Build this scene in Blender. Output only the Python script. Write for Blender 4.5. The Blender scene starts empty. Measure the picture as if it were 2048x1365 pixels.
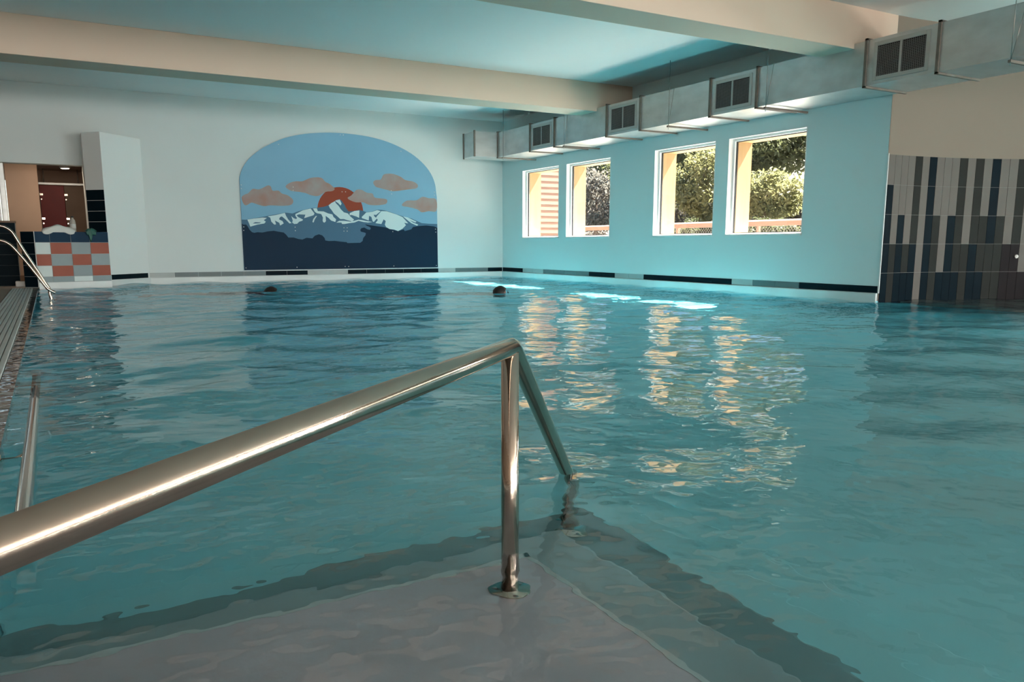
import bpy, bmesh, math, random
import numpy as np
from mathutils import Vector, Matrix

# ------------------------------------------------------------------ camera / world / sun / exposure
scene = bpy.context.scene
COL = scene.collection
W_PX, H_PX, F_PX, CY_PX = 2048, 1365, 1612.56, 759.36
PITCH, YAW, EYE = math.radians(9.5116), math.radians(29.547), 0.68
cam_data = bpy.data.cameras.new('camera')
cam = bpy.data.objects.new('camera', cam_data)
COL.objects.link(cam)
cam.location = (0, 0, EYE)
cam.rotation_euler = (math.radians(90) - PITCH, 0, -YAW)
cam_data.sensor_fit = 'HORIZONTAL'
cam_data.sensor_width = 36.0
cam_data.lens = 36.0 * F_PX / W_PX
cam_data.shift_y = (CY_PX - H_PX / 2) / W_PX
cam_data.clip_start = 0.02
scene.camera = cam

scene.view_settings.view_transform = 'Standard'
scene.view_settings.look = 'None'
scene.view_settings.gamma = 1.0
scene.view_settings.use_curve_mapping = False
scene.view_settings.exposure = 1.05
cy = scene.cycles
cy.use_denoising = True
cy.max_bounces = 9
cy.use_adaptive_sampling = True
cy.adaptive_threshold = 0.04
cy.diffuse_bounces = 4
cy.glossy_bounces = 6
cy.transmission_bounces = 8
cy.transparent_max_bounces = 16
cy.caustics_reflective = True
cy.caustics_refractive = True
cy.blur_glossy = 0.28
cy.sample_clamp_indirect = 20.0

SUN_EL = math.radians(57)
world = bpy.data.worlds.new('sky_world')
scene.world = world
world.use_nodes = True
wn = world.node_tree
wn.nodes.clear()
w_out = wn.nodes.new('ShaderNodeOutputWorld')
w_bg = wn.nodes.new('ShaderNodeBackground')
w_sky = wn.nodes.new('ShaderNodeTexSky')
w_sky.sky_type = 'NISHITA'
w_sky.sun_disc = False
w_sky.sun_elevation = SUN_EL
w_sky.sun_rotation = math.radians(99)
w_bg.inputs['Strength'].default_value = 0.16
wn.links.new(w_sky.outputs[0], w_bg.inputs[0])
wn.links.new(w_bg.outputs[0], w_out.inputs[0])

sun_d = bpy.data.lights.new('sun', 'SUN')
sun_d.energy = 28.0
sun_d.angle = math.radians(0.6)
sun_d.color = (1.0, 0.93, 0.82)
sun = bpy.data.objects.new('sun', sun_d)
COL.objects.link(sun)
sun.rotation_euler = (0, math.radians(90) - SUN_EL, math.radians(-9))      # light travels towards -X and down
sun.location = (20, 8, 20)
sun_d.cycles.is_caustics_light = True


def area_light(name, loc, rot, sx, sy, energy, color):
    d = bpy.data.lights.new(name, 'AREA')
    d.shape = 'RECTANGLE'
    d.size, d.size_y = sx, sy
    d.energy = energy
    d.color = color
    o = bpy.data.objects.new(name, d)
    o.location = loc
    o.rotation_euler = rot
    COL.objects.link(o)
    return o


# daylight entering by the glazed sides of the hall: right of and behind the photographer, out of view
for wy in (-12.0, -8.5, -5.0):
    area_light('window_daylight', (12.22, wy, 1.25), (0, math.radians(90), 0), 0.9, 2.8, 160, (1.0, 0.97, 0.93))
area_light('window_daylight', (12.22, 3.3, 1.05), (0, math.radians(90), 0), 0.4, 1.2, 13, (1.0, 0.97, 0.93))
for wx in (-3.5, 0.0, 3.5, 7.0, 10.5):  # leftmost rear pair added to brighten the left ceiling and wall
    area_light('window_daylight', (wx, -15.92, 1.55), (math.radians(90), 0, 0), 3.2, 1.7, 160, (1.0, 0.93, 0.85))

XB, YA, ZC, ZBEAM = 8.63, 15.64, 3.256, 2.81
random.seed(4)

# ------------------------------------------------------------------ pixel -> place helpers (direction only; the distance comes from the plane touched)
FWD = Vector((math.sin(YAW) * math.cos(PITCH), math.cos(YAW) * math.cos(PITCH), -math.sin(PITCH)))
RGT = Vector((math.cos(YAW), -math.sin(YAW), 0))
DWN = FWD.cross(RGT)


def ray(px, py):
    return FWD + RGT * ((px - 1024) / F_PX) + DWN * ((py - CY_PX) / F_PX)


def on_y(px, py, Y):
    d = ray(px, py)
    return Vector((0, 0, EYE)) + d * (Y / d.y)


# ------------------------------------------------------------------ mesh helpers
class MB:
    def __init__(self):
        self.v, self.f, self.sm = [], [], []

    def add(self, verts, faces, smooth=False):
        b = len(self.v)
        self.v += [tuple(p) for p in verts]
        self.f += [tuple(b + i for i in f) for f in faces]
        self.sm += [smooth] * len(faces)
        return self

    def box(self, x0, x1, y0, y1, z0, z1):
        x0, x1 = min(x0, x1), max(x0, x1)
        y0, y1 = min(y0, y1), max(y0, y1)
        z0, z1 = min(z0, z1), max(z0, z1)
        return self.add([(x0, y0, z0), (x1, y0, z0), (x1, y1, z0), (x0, y1, z0), (x0, y0, z1), (x1, y0, z1), (x1, y1, z1), (x0, y1, z1)],
                        [(0, 3, 2, 1), (4, 5, 6, 7), (0, 1, 5, 4), (1, 2, 6, 5), (2, 3, 7, 6), (3, 0, 4, 7)])

    def prism(self, poly, z0, z1):
        """vertical prism on a counter-clockwise ground outline"""
        n = len(poly)
        v = [(p[0], p[1], z0) for p in poly] + [(p[0], p[1], z1) for p in poly]
        f = [tuple(range(n - 1, -1, -1)), tuple(range(n, 2 * n))]
        f += [(i, (i + 1) % n, n + (i + 1) % n, n + i) for i in range(n)]
        return self.add(v, f)

    def slab(self, o, u, v, n, a0, a1, b0, b1, t):
        """thin plate on a wall: origin o, in-plane axes u, v, outward n"""
        o, u, v, n = Vector(o), Vector(u), Vector(v), Vector(n)
        c = [o + u * a + v * b for a, b in ((a0, b0), (a1, b0), (a1, b1), (a0, b1))]
        return self.add(c + [p + n * t for p in c], [(0, 3, 2, 1), (4, 5, 6, 7), (0, 1, 5, 4), (1, 2, 6, 5), (2, 3, 7, 6), (3, 0, 4, 7)])

    def tube(self, path, r, seg=16, cap=True, closed=False):
        P = [Vector(p) for p in path]
        n = len(P)
        tang = []
        for i in range(n):
            a = P[max(i - 1, 0)]
            b = P[min(i + 1, n - 1)]
            d1 = (P[i] - a).normalized() if i > 0 else (b - P[i]).normalized()
            d2 = (b - P[i]).normalized() if i < n - 1 else d1
            tang.append(((d1 + d2).normalized(), max(0.35, (d1 + d2).normalized().dot(d2))))
        up = Vector((0, 0, 1)) if abs(tang[0][0].z) < 0.9 else Vector((1, 0, 0))
        s = tang[0][0].cross(up).normalized()
        verts, faces = [], []
        for i in range(n):
            t, c = tang[i]
            s = (s - t * s.dot(t)).normalized()
            w = t.cross(s)
            # stretch across the mitre so that the tube keeps its section on both sides of a bend
            bend = Vector((0, 0, 0))
            if 0 < i < n - 1:
                bend = ((P[i] - P[i - 1]).normalized() - (P[i + 1] - P[i]).normalized())
                if bend.length > 1e-6:
                    bend.normalize()
            rr = r[i] if isinstance(r, (list, tuple)) else r
            for k in range(seg):
                a = 2 * math.pi * k / seg
                d = s * math.cos(a) + w * math.sin(a)
                if bend.length > 0.5:
                    d = d + bend * d.dot(bend) * (1 / c - 1)
                verts.append(P[i] + d * rr)
        for i in range(n - 1):
            for k in range(seg):
                faces.append((i * seg + k, i * seg + (k + 1) % seg, (i + 1) * seg + (k + 1) % seg, (i + 1) * seg + k))
        self.add(verts, faces, True)
        if cap:
            b = len(self.v) - len(verts)
            self.f += [tuple(b + k for k in range(seg - 1, -1, -1)), tuple(b + (n - 1) * seg + k for k in range(seg))]
            self.sm += [False, False]
        return self

    def lathe(self, c, prof, seg=20):
        c = Vector(c)
        verts = [c + Vector((r * math.cos(2 * math.pi * k / seg), r * math.sin(2 * math.pi * k / seg), z)) for r, z in prof for k in range(seg)]
        faces = []
        for i in range(len(prof) - 1):
            for k in range(seg):
                faces.append((i * seg + k, i * seg + (k + 1) % seg, (i + 1) * seg + (k + 1) % seg, (i + 1) * seg + k))
        faces += [tuple(range(seg - 1, -1, -1)), tuple((len(prof) - 1) * seg + k for k in range(seg))]
        return self.add(verts, faces, True)

    def build(self, name, mat, parent=None, bevel=0.0):
        me = bpy.data.meshes.new(name)
        me.from_pydata([tuple(p) for p in self.v], [], self.f)
        me.polygons.foreach_set('use_smooth', self.sm)
        me.materials.append(mat)
        me.update()
        o = bpy.data.objects.new(name, me)
        COL.objects.link(o)
        if parent is not None:
            o.parent = parent
        if bevel:
            b = o.modifiers.new('bevel', 'BEVEL')
            b.width = bevel
            b.segments = 2
            b.limit_method = 'ANGLE'
        return o


def tag(o, label=None, cat=None, group=None, kind=None):
    if label:
        o['label'] = label
    if cat:
        o['category'] = cat
    if group:
        o['group'] = group
    if kind:
        o['kind'] = kind
    return o


def struct(o, label=None):
    o['kind'] = 'structure'
    if label:
        o['label'] = label
    return o


def thing(name, label, cat, loc=(0, 0, 0), group=None):
    o = bpy.data.objects.new(name, None)
    o.empty_display_size = 0.1
    COL.objects.link(o)
    o.location = loc
    return tag(o, label, cat, group)


def part(mb, name, mat, parent, bevel=0.0):
    """build a part given in world coordinates under a thing whose Empty may be displaced"""
    o = mb.build(name, mat, parent, bevel)
    p, off = parent, Vector((0, 0, 0))
    while p is not None:
        off += p.location
        p = p.parent
    o.location = -off
    return o


# ------------------------------------------------------------------ materials
def mat(name, color, rough=0.6, metal=0.0, var=0.0, scale=4.0, bump=0.0, bscale=60.0, spec=None, stretch=None, color2=None, detail=4.0):
    m = bpy.data.materials.new(name)
    m.use_nodes = True
    nt = m.node_tree
    b = nt.nodes['Principled BSDF']
    b.inputs['Base Color'].default_value = (*color, 1)
    b.inputs['Roughness'].default_value = rough
    b.inputs['Metallic'].default_value = metal
    if spec is not None:
        b.inputs['Specular IOR Level'].default_value = spec
    tc = nt.nodes.new('ShaderNodeTexCoord')
    mp = nt.nodes.new('ShaderNodeMapping')
    if stretch:
        mp.inputs['Scale'].default_value = stretch
    nt.links.new(tc.outputs['Object'], mp.inputs['Vector'])
    if var or color2:
        n = nt.nodes.new('ShaderNodeTexNoise')
        n.inputs['Scale'].default_value = scale
        n.inputs['Detail'].default_value = detail
        nt.links.new(mp.outputs[0], n.inputs['Vector'])
        r = nt.nodes.new('ShaderNodeValToRGB')
        r.color_ramp.elements[0].position = 0.3
        r.color_ramp.elements[1].position = 0.7
        c1 = color2 if color2 else tuple(max(0, c * (1 - var)) for c in color)
        c2 = color if color2 else tuple(min(1, c * (1 + var)) for c in color)
        r.color_ramp.elements[0].color = (*c1, 1)
        r.color_ramp.elements[1].color = (*c2, 1)
        nt.links.new(n.outputs['Fac'], r.inputs[0])
        nt.links.new(r.outputs[0], b.inputs['Base Color'])
    if bump:
        n2 = nt.nodes.new('ShaderNodeTexNoise')
        n2.inputs['Scale'].default_value = bscale
        n2.inputs['Detail'].default_value = 3
        nt.links.new(mp.outputs[0], n2.inputs['Vector'])
        bp = nt.nodes.new('ShaderNodeBump')
        bp.inputs['Strength'].default_value = bump
        bp.inputs['Distance'].default_value = 0.01
        nt.links.new(n2.outputs['Fac'], bp.inputs['Height'])
        nt.links.new(bp.outputs[0], b.inputs['Normal'])
    return m


M = {}
M['beam'] = mat('beam_paint_warm', (0.76, 0.60, 0.48), 0.7, var=0.02, scale=0.7)
M['wall'] = mat('wall_paint_white', (0.68, 0.745, 0.745), 0.7, var=0.02, scale=0.7, bump=0.05, bscale=90)
M['ceil'] = mat('ceiling_paint', (0.86, 0.88, 0.87), 0.75, var=0.02, scale=0.5)
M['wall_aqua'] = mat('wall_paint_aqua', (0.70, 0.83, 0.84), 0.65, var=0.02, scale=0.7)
M['wall_beige'] = mat('wall_paint_beige', (0.25, 0.205, 0.165), 0.7, var=0.02, scale=0.7)
M['pillar'] = mat('pillar_paint', (0.86, 0.88, 0.87), 0.6)
M['ledge'] = mat('ledge_render', (0.74, 0.78, 0.78), 0.5, var=0.03)
M['t_dark'] = mat('tile_navy', (0.003, 0.012, 0.019), 0.5, spec=0.06, var=0.1, scale=3)
M['t_grey'] = mat('tile_mid_grey', (0.15, 0.19, 0.20), 0.3, spec=0.15, var=0.05, scale=3)
M['t_light'] = mat('tile_light_grey', (0.42, 0.46, 0.46), 0.3, spec=0.15, var=0.04, scale=3)
M['t_char'] = mat('tile_charcoal', (0.014, 0.012, 0.014), 0.6, spec=0.12, var=0.1, scale=3)
M['t_warm'] = mat('tile_warm_grey', (0.16, 0.15, 0.138), 0.6, spec=0.12, var=0.04, scale=3)
M['t_slate'] = mat('tile_slate', (0.028, 0.032, 0.030), 0.6, spec=0.08, var=0.06, scale=3)
M['t_blue'] = mat('tile_blue', (0.012, 0.042, 0.085), 0.4, spec=0.05, var=0.05, scale=3)
M['t_red'] = mat('tile_terracotta', (0.36, 0.10, 0.065), 0.4, spec=0.15, var=0.06, scale=3)
M['t_white'] = mat('tile_white', (0.62, 0.72, 0.72), 0.3, spec=0.15, var=0.03, scale=3)
M['t_sgrey'] = mat('tile_blue_grey', (0.26, 0.33, 0.35), 0.3, spec=0.15, var=0.04, scale=3)
M['grout'] = mat('grout', (0.33, 0.38, 0.38), 0.8)
M['grout_warm'] = mat('grout_warm', (0.24, 0.25, 0.24), 0.8)
def liner_mat():
    """pool paint: grey-teal at the shallow entry, bluer towards the deep end"""
    m = mat('pool_liner', (0.3, 0.5, 0.6), 0.5)
    nt = m.node_tree
    g = nt.nodes.new('ShaderNodeNewGeometry')
    sp = nt.nodes.new('ShaderNodeSeparateXYZ')
    mr = nt.nodes.new('ShaderNodeMapRange')
    mr.inputs['From Min'].default_value = 2.0
    mr.inputs['From Max'].default_value = 8.0
    r = nt.nodes.new('ShaderNodeValToRGB')
    r.color_ramp.elements[0].color = (0.40, 0.76, 0.80, 1)
    r.color_ramp.elements[1].color = (0.20, 0.78, 0.93, 1)  # bluer far colour imitates light absorbed in the water
    nt.links.new(g.outputs['Position'], sp.inputs[0])
    nt.links.new(sp.outputs['Y'], mr.inputs['Value'])
    nt.links.new(mr.outputs[0], r.inputs[0])
    nt.links.new(r.outputs[0], nt.nodes['Principled BSDF'].inputs['Base Color'])
    return m


M['liner'] = liner_mat()
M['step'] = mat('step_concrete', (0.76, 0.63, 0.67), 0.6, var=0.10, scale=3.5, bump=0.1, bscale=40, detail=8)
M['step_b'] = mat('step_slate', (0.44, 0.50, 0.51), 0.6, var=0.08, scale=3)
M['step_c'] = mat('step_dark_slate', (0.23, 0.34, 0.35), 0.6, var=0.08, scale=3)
M['nosing'] = mat('step_nosing', (0.85, 0.86, 0.85), 0.5)
M['steel'] = mat('brushed_steel', (0.57, 0.475, 0.395), 0.115, 1.0, var=0.05, scale=8, bump=0.02, bscale=200)
M['steel_dark'] = mat('steel_bolts', (0.40, 0.39, 0.37), 0.35, 1.0)
M['galv'] = mat('galvanised_sheet', (0.60, 0.62, 0.62), 0.42, 0.75, var=0.10, scale=2.5, stretch=(1, 1.5, 3))
M['galv_frame'] = mat('galvanised_flange', (0.22, 0.19, 0.165), 0.6, 0.0, spec=0.2, var=0.15, scale=10)
M['grille'] = mat('grille_aluminium', (0.50, 0.50, 0.48), 0.45, 0.4)
M['grille_dark'] = mat('grille_interior', (0.02, 0.02, 0.02), 0.8)  # near-black plate, the shade inside the duct painted behind the blades
M['blade'] = mat('grille_blade', (0.22, 0.22, 0.21), 0.5, 0.4)
M['frame'] = mat('white_window_frame', (0.82, 0.84, 0.84), 0.35)
M['seal'] = mat('rubber_seal', (0.02, 0.02, 0.02), 0.6)
M['pine'] = mat('pine_lining', (0.50, 0.335, 0.16), 0.6, color2=(0.55, 0.375, 0.19), scale=3, stretch=(6, 6, 0.5))
M['larch'] = mat('larch_cladding', (0.36, 0.23, 0.17), 0.7, color2=(0.31, 0.19, 0.14), scale=4, stretch=(0.6, 1, 8))
M['deck'] = mat('deck_floor', (0.36, 0.31, 0.26), 0.5, var=0.08, scale=2)
M['grate'] = mat('grating_plastic', (0.70, 0.74, 0.73), 0.5, var=0.04)
M['wet'] = mat('wet_stone', (0.20, 0.17, 0.155), 0.03, var=0.35, scale=12, bump=1.0, bscale=6)
M['pink'] = mat('pink_plaster', (0.36, 0.255, 0.19), 0.7, var=0.03)
M['red_panel'] = mat('red_laminate', (0.22, 0.014, 0.010), 0.35, spec=0.15, var=0.12, scale=2, bump=0.25, bscale=3)
M['brown_panel'] = mat('brown_laminate', (0.20, 0.13, 0.085), 0.4, spec=0.15, var=0.10, scale=2, bump=0.25, bscale=3)
M['white_cloth'] = mat('white_towelling', (0.74, 0.76, 0.73), 0.9, bump=0.3, bscale=80)
M['green_cloth'] = mat('green_rubber', (0.012, 0.11, 0.085), 0.5)
M['black_rubber'] = mat('black_rubber', (0.012, 0.016, 0.018), 0.5)
M['bottle'] = mat('bottle_plastic', (0.50, 0.48, 0.44), 0.2)
M['cap'] = mat('bottle_cap', (0.05, 0.05, 0.05), 0.4)
M['skin'] = mat('skin', (0.30, 0.13, 0.09), 0.5)
M['hair'] = mat('dark_hair', (0.018, 0.012, 0.010), 0.5)
M['swimsuit'] = mat('dark_swimsuit', (0.02, 0.025, 0.03), 0.6)
M['cardboard'] = mat('brown_card', (0.25, 0.14, 0.08), 0.8)
M['white_plastic'] = mat('white_plastic', (0.72, 0.72, 0.70), 0.4)
M['hill'] = mat('hillside_scrub', (0.24, 0.225, 0.20), 0.9, color2=(0.12, 0.12, 0.10), scale=1.6, bump=0.6, bscale=3, detail=8)
M['bark'] = mat('bark', (0.12, 0.09, 0.065), 0.9, var=0.3, scale=8)
M['wire'] = mat('galvanised_wire', (0.42, 0.43, 0.42), 0.5, 0.5)
M['asphalt'] = mat('terrace_paving', (0.34, 0.33, 0.31), 0.8, var=0.1, scale=2)


def leaf_mat(name, c1, c2):
    m = mat(name, c1, 0.6, color2=c2, scale=1.3)
    nt = m.node_tree
    b = nt.nodes['Principled BSDF']
    out = nt.nodes['Material Output']
    tl = nt.nodes.new('ShaderNodeBsdfTranslucent')
    nt.links.new(b.inputs['Base Color'].links[0].from_socket, tl.inputs['Color'])
    mx = nt.nodes.new('ShaderNodeMixShader')
    mx.inputs[0].default_value = 0.5
    nt.links.new(b.outputs[0], mx.inputs[1])
    nt.links.new(tl.outputs[0], mx.inputs[2])
    nt.links.new(mx.outputs[0], out.inputs['Surface'])
    return m


M['leaf_a'] = leaf_mat('foliage_yellow_green', (0.27, 0.26, 0.115), (0.13, 0.145, 0.065))
M['leaf_b'] = leaf_mat('foliage_green', (0.15, 0.165, 0.075), (0.07, 0.085, 0.042))
M['leaf_c'] = leaf_mat('foliage_grey_dry', (0.20, 0.19, 0.165), (0.12, 0.115, 0.10))


def glass_pane_mat():
    m = bpy.data.materials.new('window_glass')
    m.use_nodes = True
    nt = m.node_tree
    nt.nodes.clear()
    out = nt.nodes.new('ShaderNodeOutputMaterial')
    tr = nt.nodes.new('ShaderNodeBsdfTransparent')
    tr.inputs[0].default_value = (0.93, 0.95, 0.94, 1)
    gl = nt.nodes.new('ShaderNodeBsdfGlossy')
    gl.inputs['Roughness'].default_value = 0.02
    lw = nt.nodes.new('ShaderNodeLayerWeight')
    lw.inputs['Blend'].default_value = 0.5
    pw = nt.nodes.new('ShaderNodeMath')
    pw.operation = 'POWER'
    pw.inputs[1].default_value = 5.0
    nt.links.new(lw.outputs['Facing'], pw.inputs[0])
    fr = nt.nodes.new('ShaderNodeMath')
    fr.operation = 'MULTIPLY_ADD'
    fr.inputs[1].default_value = 0.8
    fr.inputs[2].default_value = 0.05
    nt.links.new(pw.outputs[0], fr.inputs[0])
    mx = nt.nodes.new('ShaderNodeMixShader')
    nt.links.new(fr.outputs[0], mx.inputs[0])
    nt.links.new(tr.outputs[0], mx.inputs[1])
    nt.links.new(gl.outputs[0], mx.inputs[2])
    nt.links.new(mx.outputs[0], out.inputs[0])
    return m


M['glass'] = glass_pane_mat()


def water_mat():
    m = bpy.data.materials.new('pool_water')
    m.use_nodes = True
    nt = m.node_tree
    nt.nodes.clear()
    out = nt.nodes.new('ShaderNodeOutputMaterial')
    g = nt.nodes.new('ShaderNodeBsdfRefraction')
    g.inputs['IOR'].default_value = 1.333
    g.inputs['Roughness'].default_value = 0.0
    g.inputs['Color'].default_value = (0.87, 0.98, 1.0, 1)
    gl = nt.nodes.new('ShaderNodeBsdfGlossy')
    gl.inputs['Roughness'].default_value = 0.0
    fr = nt.nodes.new('ShaderNodeFresnel')
    fr.inputs['IOR'].default_value = 1.333
    mx = nt.nodes.new('ShaderNodeMixShader')
    nt.links.new(fr.outputs[0], mx.inputs[0])
    nt.links.new(g.outputs[0], mx.inputs[1])
    nt.links.new(gl.outputs[0], mx.inputs[2])
    tc = nt.nodes.new('ShaderNodeTexCoord')
    bp = nt.nodes.new('ShaderNodeBump')
    n1 = nt.nodes.new('ShaderNodeTexNoise')
    n1.inputs['Scale'].default_value = 6.0
    n1.inputs['Detail'].default_value = 2.0
    n1.inputs['Roughness'].default_value = 0.5
    nt.links.new(tc.outputs['Object'], n1.inputs['Vector'])
    bp.inputs['Strength'].default_value = 1.0
    bp.inputs['Distance'].default_value = 0.008
    n2 = nt.nodes.new('ShaderNodeTexNoise')
    n2.inputs['Scale'].default_value = 15.0
    n2.inputs['Detail'].default_value = 1.0
    nt.links.new(tc.outputs['Object'], n2.inputs['Vector'])
    ad = nt.nodes.new('ShaderNodeMath')
    ad.operation = 'MULTIPLY_ADD'
    ad.inputs[1].default_value = 0.30
    nt.links.new(n2.outputs['Fac'], ad.inputs[0])
    nt.links.new(n1.outputs['Fac'], ad.inputs[2])
    nt.links.new(ad.outputs[0], bp.inputs['Height'])
    nt.links.new(bp.outputs[0], g.inputs['Normal'])
    nt.links.new(bp.outputs[0], gl.inputs['Normal'])
    nt.links.new(bp.outputs[0], fr.inputs['Normal'])
    nt.links.new(mx.outputs[0], out.inputs['Surface'])
    return m


M['water'] = water_mat()

# ------------------------------------------------------------------ shell: ceiling, beams, walls
o = MB().box(-6.2, XB + 0.15, -16.2, YA + 0.3, ZC, ZC + 0.25).box(XB + 0.15, 12.6, -16.2, 6.35, ZC, ZC + 0.25).build('ceiling', M['ceil'])
struct(o, 'pale flat ceiling above the pool hall')
for i, (y0, y1) in enumerate(((11.17, 11.68), (6.30, 6.76))):
    o = MB().box(-6.0, XB if i == 0 else XB + 0.1, y0, y1, ZBEAM, ZC).build('ceiling_beam', M['beam'], bevel=0.004)
    struct(o, ('deep pale ceiling beam nearer to the mural wall', 'deep pale ceiling beam nearer to the camera')[i])

# back wall: solid from the pillar to the window wall, header over the opening on the left
mb = MB().box(0.60, XB + 0.3, YA, YA + 0.25, -0.3, ZC).box(-6.2, 0.60, YA, YA + 0.25, 1.985, ZC)
wall_back = struct(mb.build('wall_back', M['wall']), 'pale back wall carrying the mountain mural')

# window wall with four square openings
WIN = [(13.395, 14.785), (11.735, 13.137), (9.160, 10.553), (7.500, 8.900)]
WZ0, WZ1 = 0.797, 2.184
mb = MB()
X0, X1 = XB, XB + 0.15
mb.box(X0, X1, 6.305, YA, -0.3, WZ0).box(X0, X1, 6.305, YA, WZ1, ZC)
ys = [6.305] + [v for w in reversed(WIN) for v in w] + [YA]
for a, b in zip(ys[0::2], ys[1::2]):
    mb.box(X0, X1, a, b, WZ0, WZ1)
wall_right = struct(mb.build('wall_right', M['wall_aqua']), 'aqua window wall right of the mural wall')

# curved bay wall right of the window wall, then the glazed side wall and the wall behind the photographer
BC, BR = Vector((XB + 0.001, 2.0)), 4.3


def bay(s, r=BR):
    """point at arc length s along the bay from the window-wall corner"""
    a = math.pi / 2 - s / BR
    return Vector((BC.x + r * math.cos(a), BC.y + r * math.sin(a)))


mb = MB()
NB = 60
BAY_LEN = 4.9
pts = [bay(BAY_LEN * i / NB) for i in range(NB + 1)]
out_pts = [bay(BAY_LEN * i / NB, BR + 0.2) for i in range(NB + 1)]
v = [(p.x, p.y, -0.3) for p in pts] + [(p.x, p.y, ZC) for p in pts] + [(p.x, p.y, ZC) for p in out_pts] + [(p.x, p.y, -0.3) for p in out_pts]
n = NB + 1
f = []
for i in range(NB):
    f += [(i, i + 1, n + i + 1, n + i), (3 * n + i, 2 * n + i, 2 * n + i + 1, 3 * n + i + 1)]
mb.add(v, f, True)
wall_bay = struct(mb.build('wall_bay', M['wall_beige']), 'beige curved bay wall right of the windows')
bend = bay(BAY_LEN)
mb = MB().box(12.30, 12.5, -16.2, bend.y + 0.1, -0.3, 0.8).box(12.30, 12.5, -16.2, bend.y + 0.1, 1.70, ZC)
struct(mb.build('wall_side', M['wall_beige']), 'wall under and over the side glazing')
mb = MB().box(-6.2, 12.5, -16.2, -16.0, -0.3, 0.7).box(-6.2, 12.5, -16.2, -16.0, 2.45, ZC)
struct(mb.build('wall_front', M['wall_beige']), 'wall behind the photographer')
struct(MB().box(-6.2, -6.0, -16.2, 24, -0.3, ZC).build('wall_left', M['wall_beige']), 'far left wall of the hall')

# ------------------------------------------------------------------ pool basin and steps
arc = [bay(BAY_LEN * i / 40) for i in range(40, -1, -1)]
XP0, YP0, ZF = -0.20, -2.6, -1.25
outline = [(XP0, YP0), (12.30, YP0)] + [(p.x, p.y) for p in arc] + [(XB - 0.03, 6.3), (XB - 0.03, YA - 0.03), (1.50, YA - 0.03), (0.86, 14.95), (0.83, 14.60), (-0.178, 14.38), (XP0, 14.38)]
n = len(outline)
v = [(x, y, ZF) for x, y in outline] + [(x, y, 0.004) for x, y in outline]
f = [tuple(range(n))] + [(i, n + i, n + (i + 1) % n, (i + 1) % n) for i in range(n)]
basin = struct(MB().add(v, f).build('pool_basin', M['liner']), 'pale pool basin under the water')
basin.cycles.is_caustics_receiver = True

steps = thing('pool_steps', 'grey corner entry steps under the shallow water by the handrail', 'steps', (0.4, 0.6, -1.25))
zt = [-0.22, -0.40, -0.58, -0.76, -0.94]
for k, z in enumerate(zt):
    d = 0.26 * k
    x1, y1 = 0.98 + d, 1.65 + 0.25 * k
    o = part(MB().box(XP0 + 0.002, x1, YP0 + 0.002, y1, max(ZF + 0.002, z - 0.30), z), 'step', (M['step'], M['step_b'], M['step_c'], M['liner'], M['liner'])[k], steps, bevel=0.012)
    o.cycles.is_caustics_receiver = True
    if k < 1:
        part(MB().box(XP0 + 0.002, x1 + 0.001, y1 - 0.012, y1 + 0.002, z - 0.012, z + 0.002).box(x1 - 0.012, x1 + 0.002, YP0 + 0.002, y1, z - 0.012, z + 0.002),
             'nosing', M['nosing'], o).location = (0, 0, 0)

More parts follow.
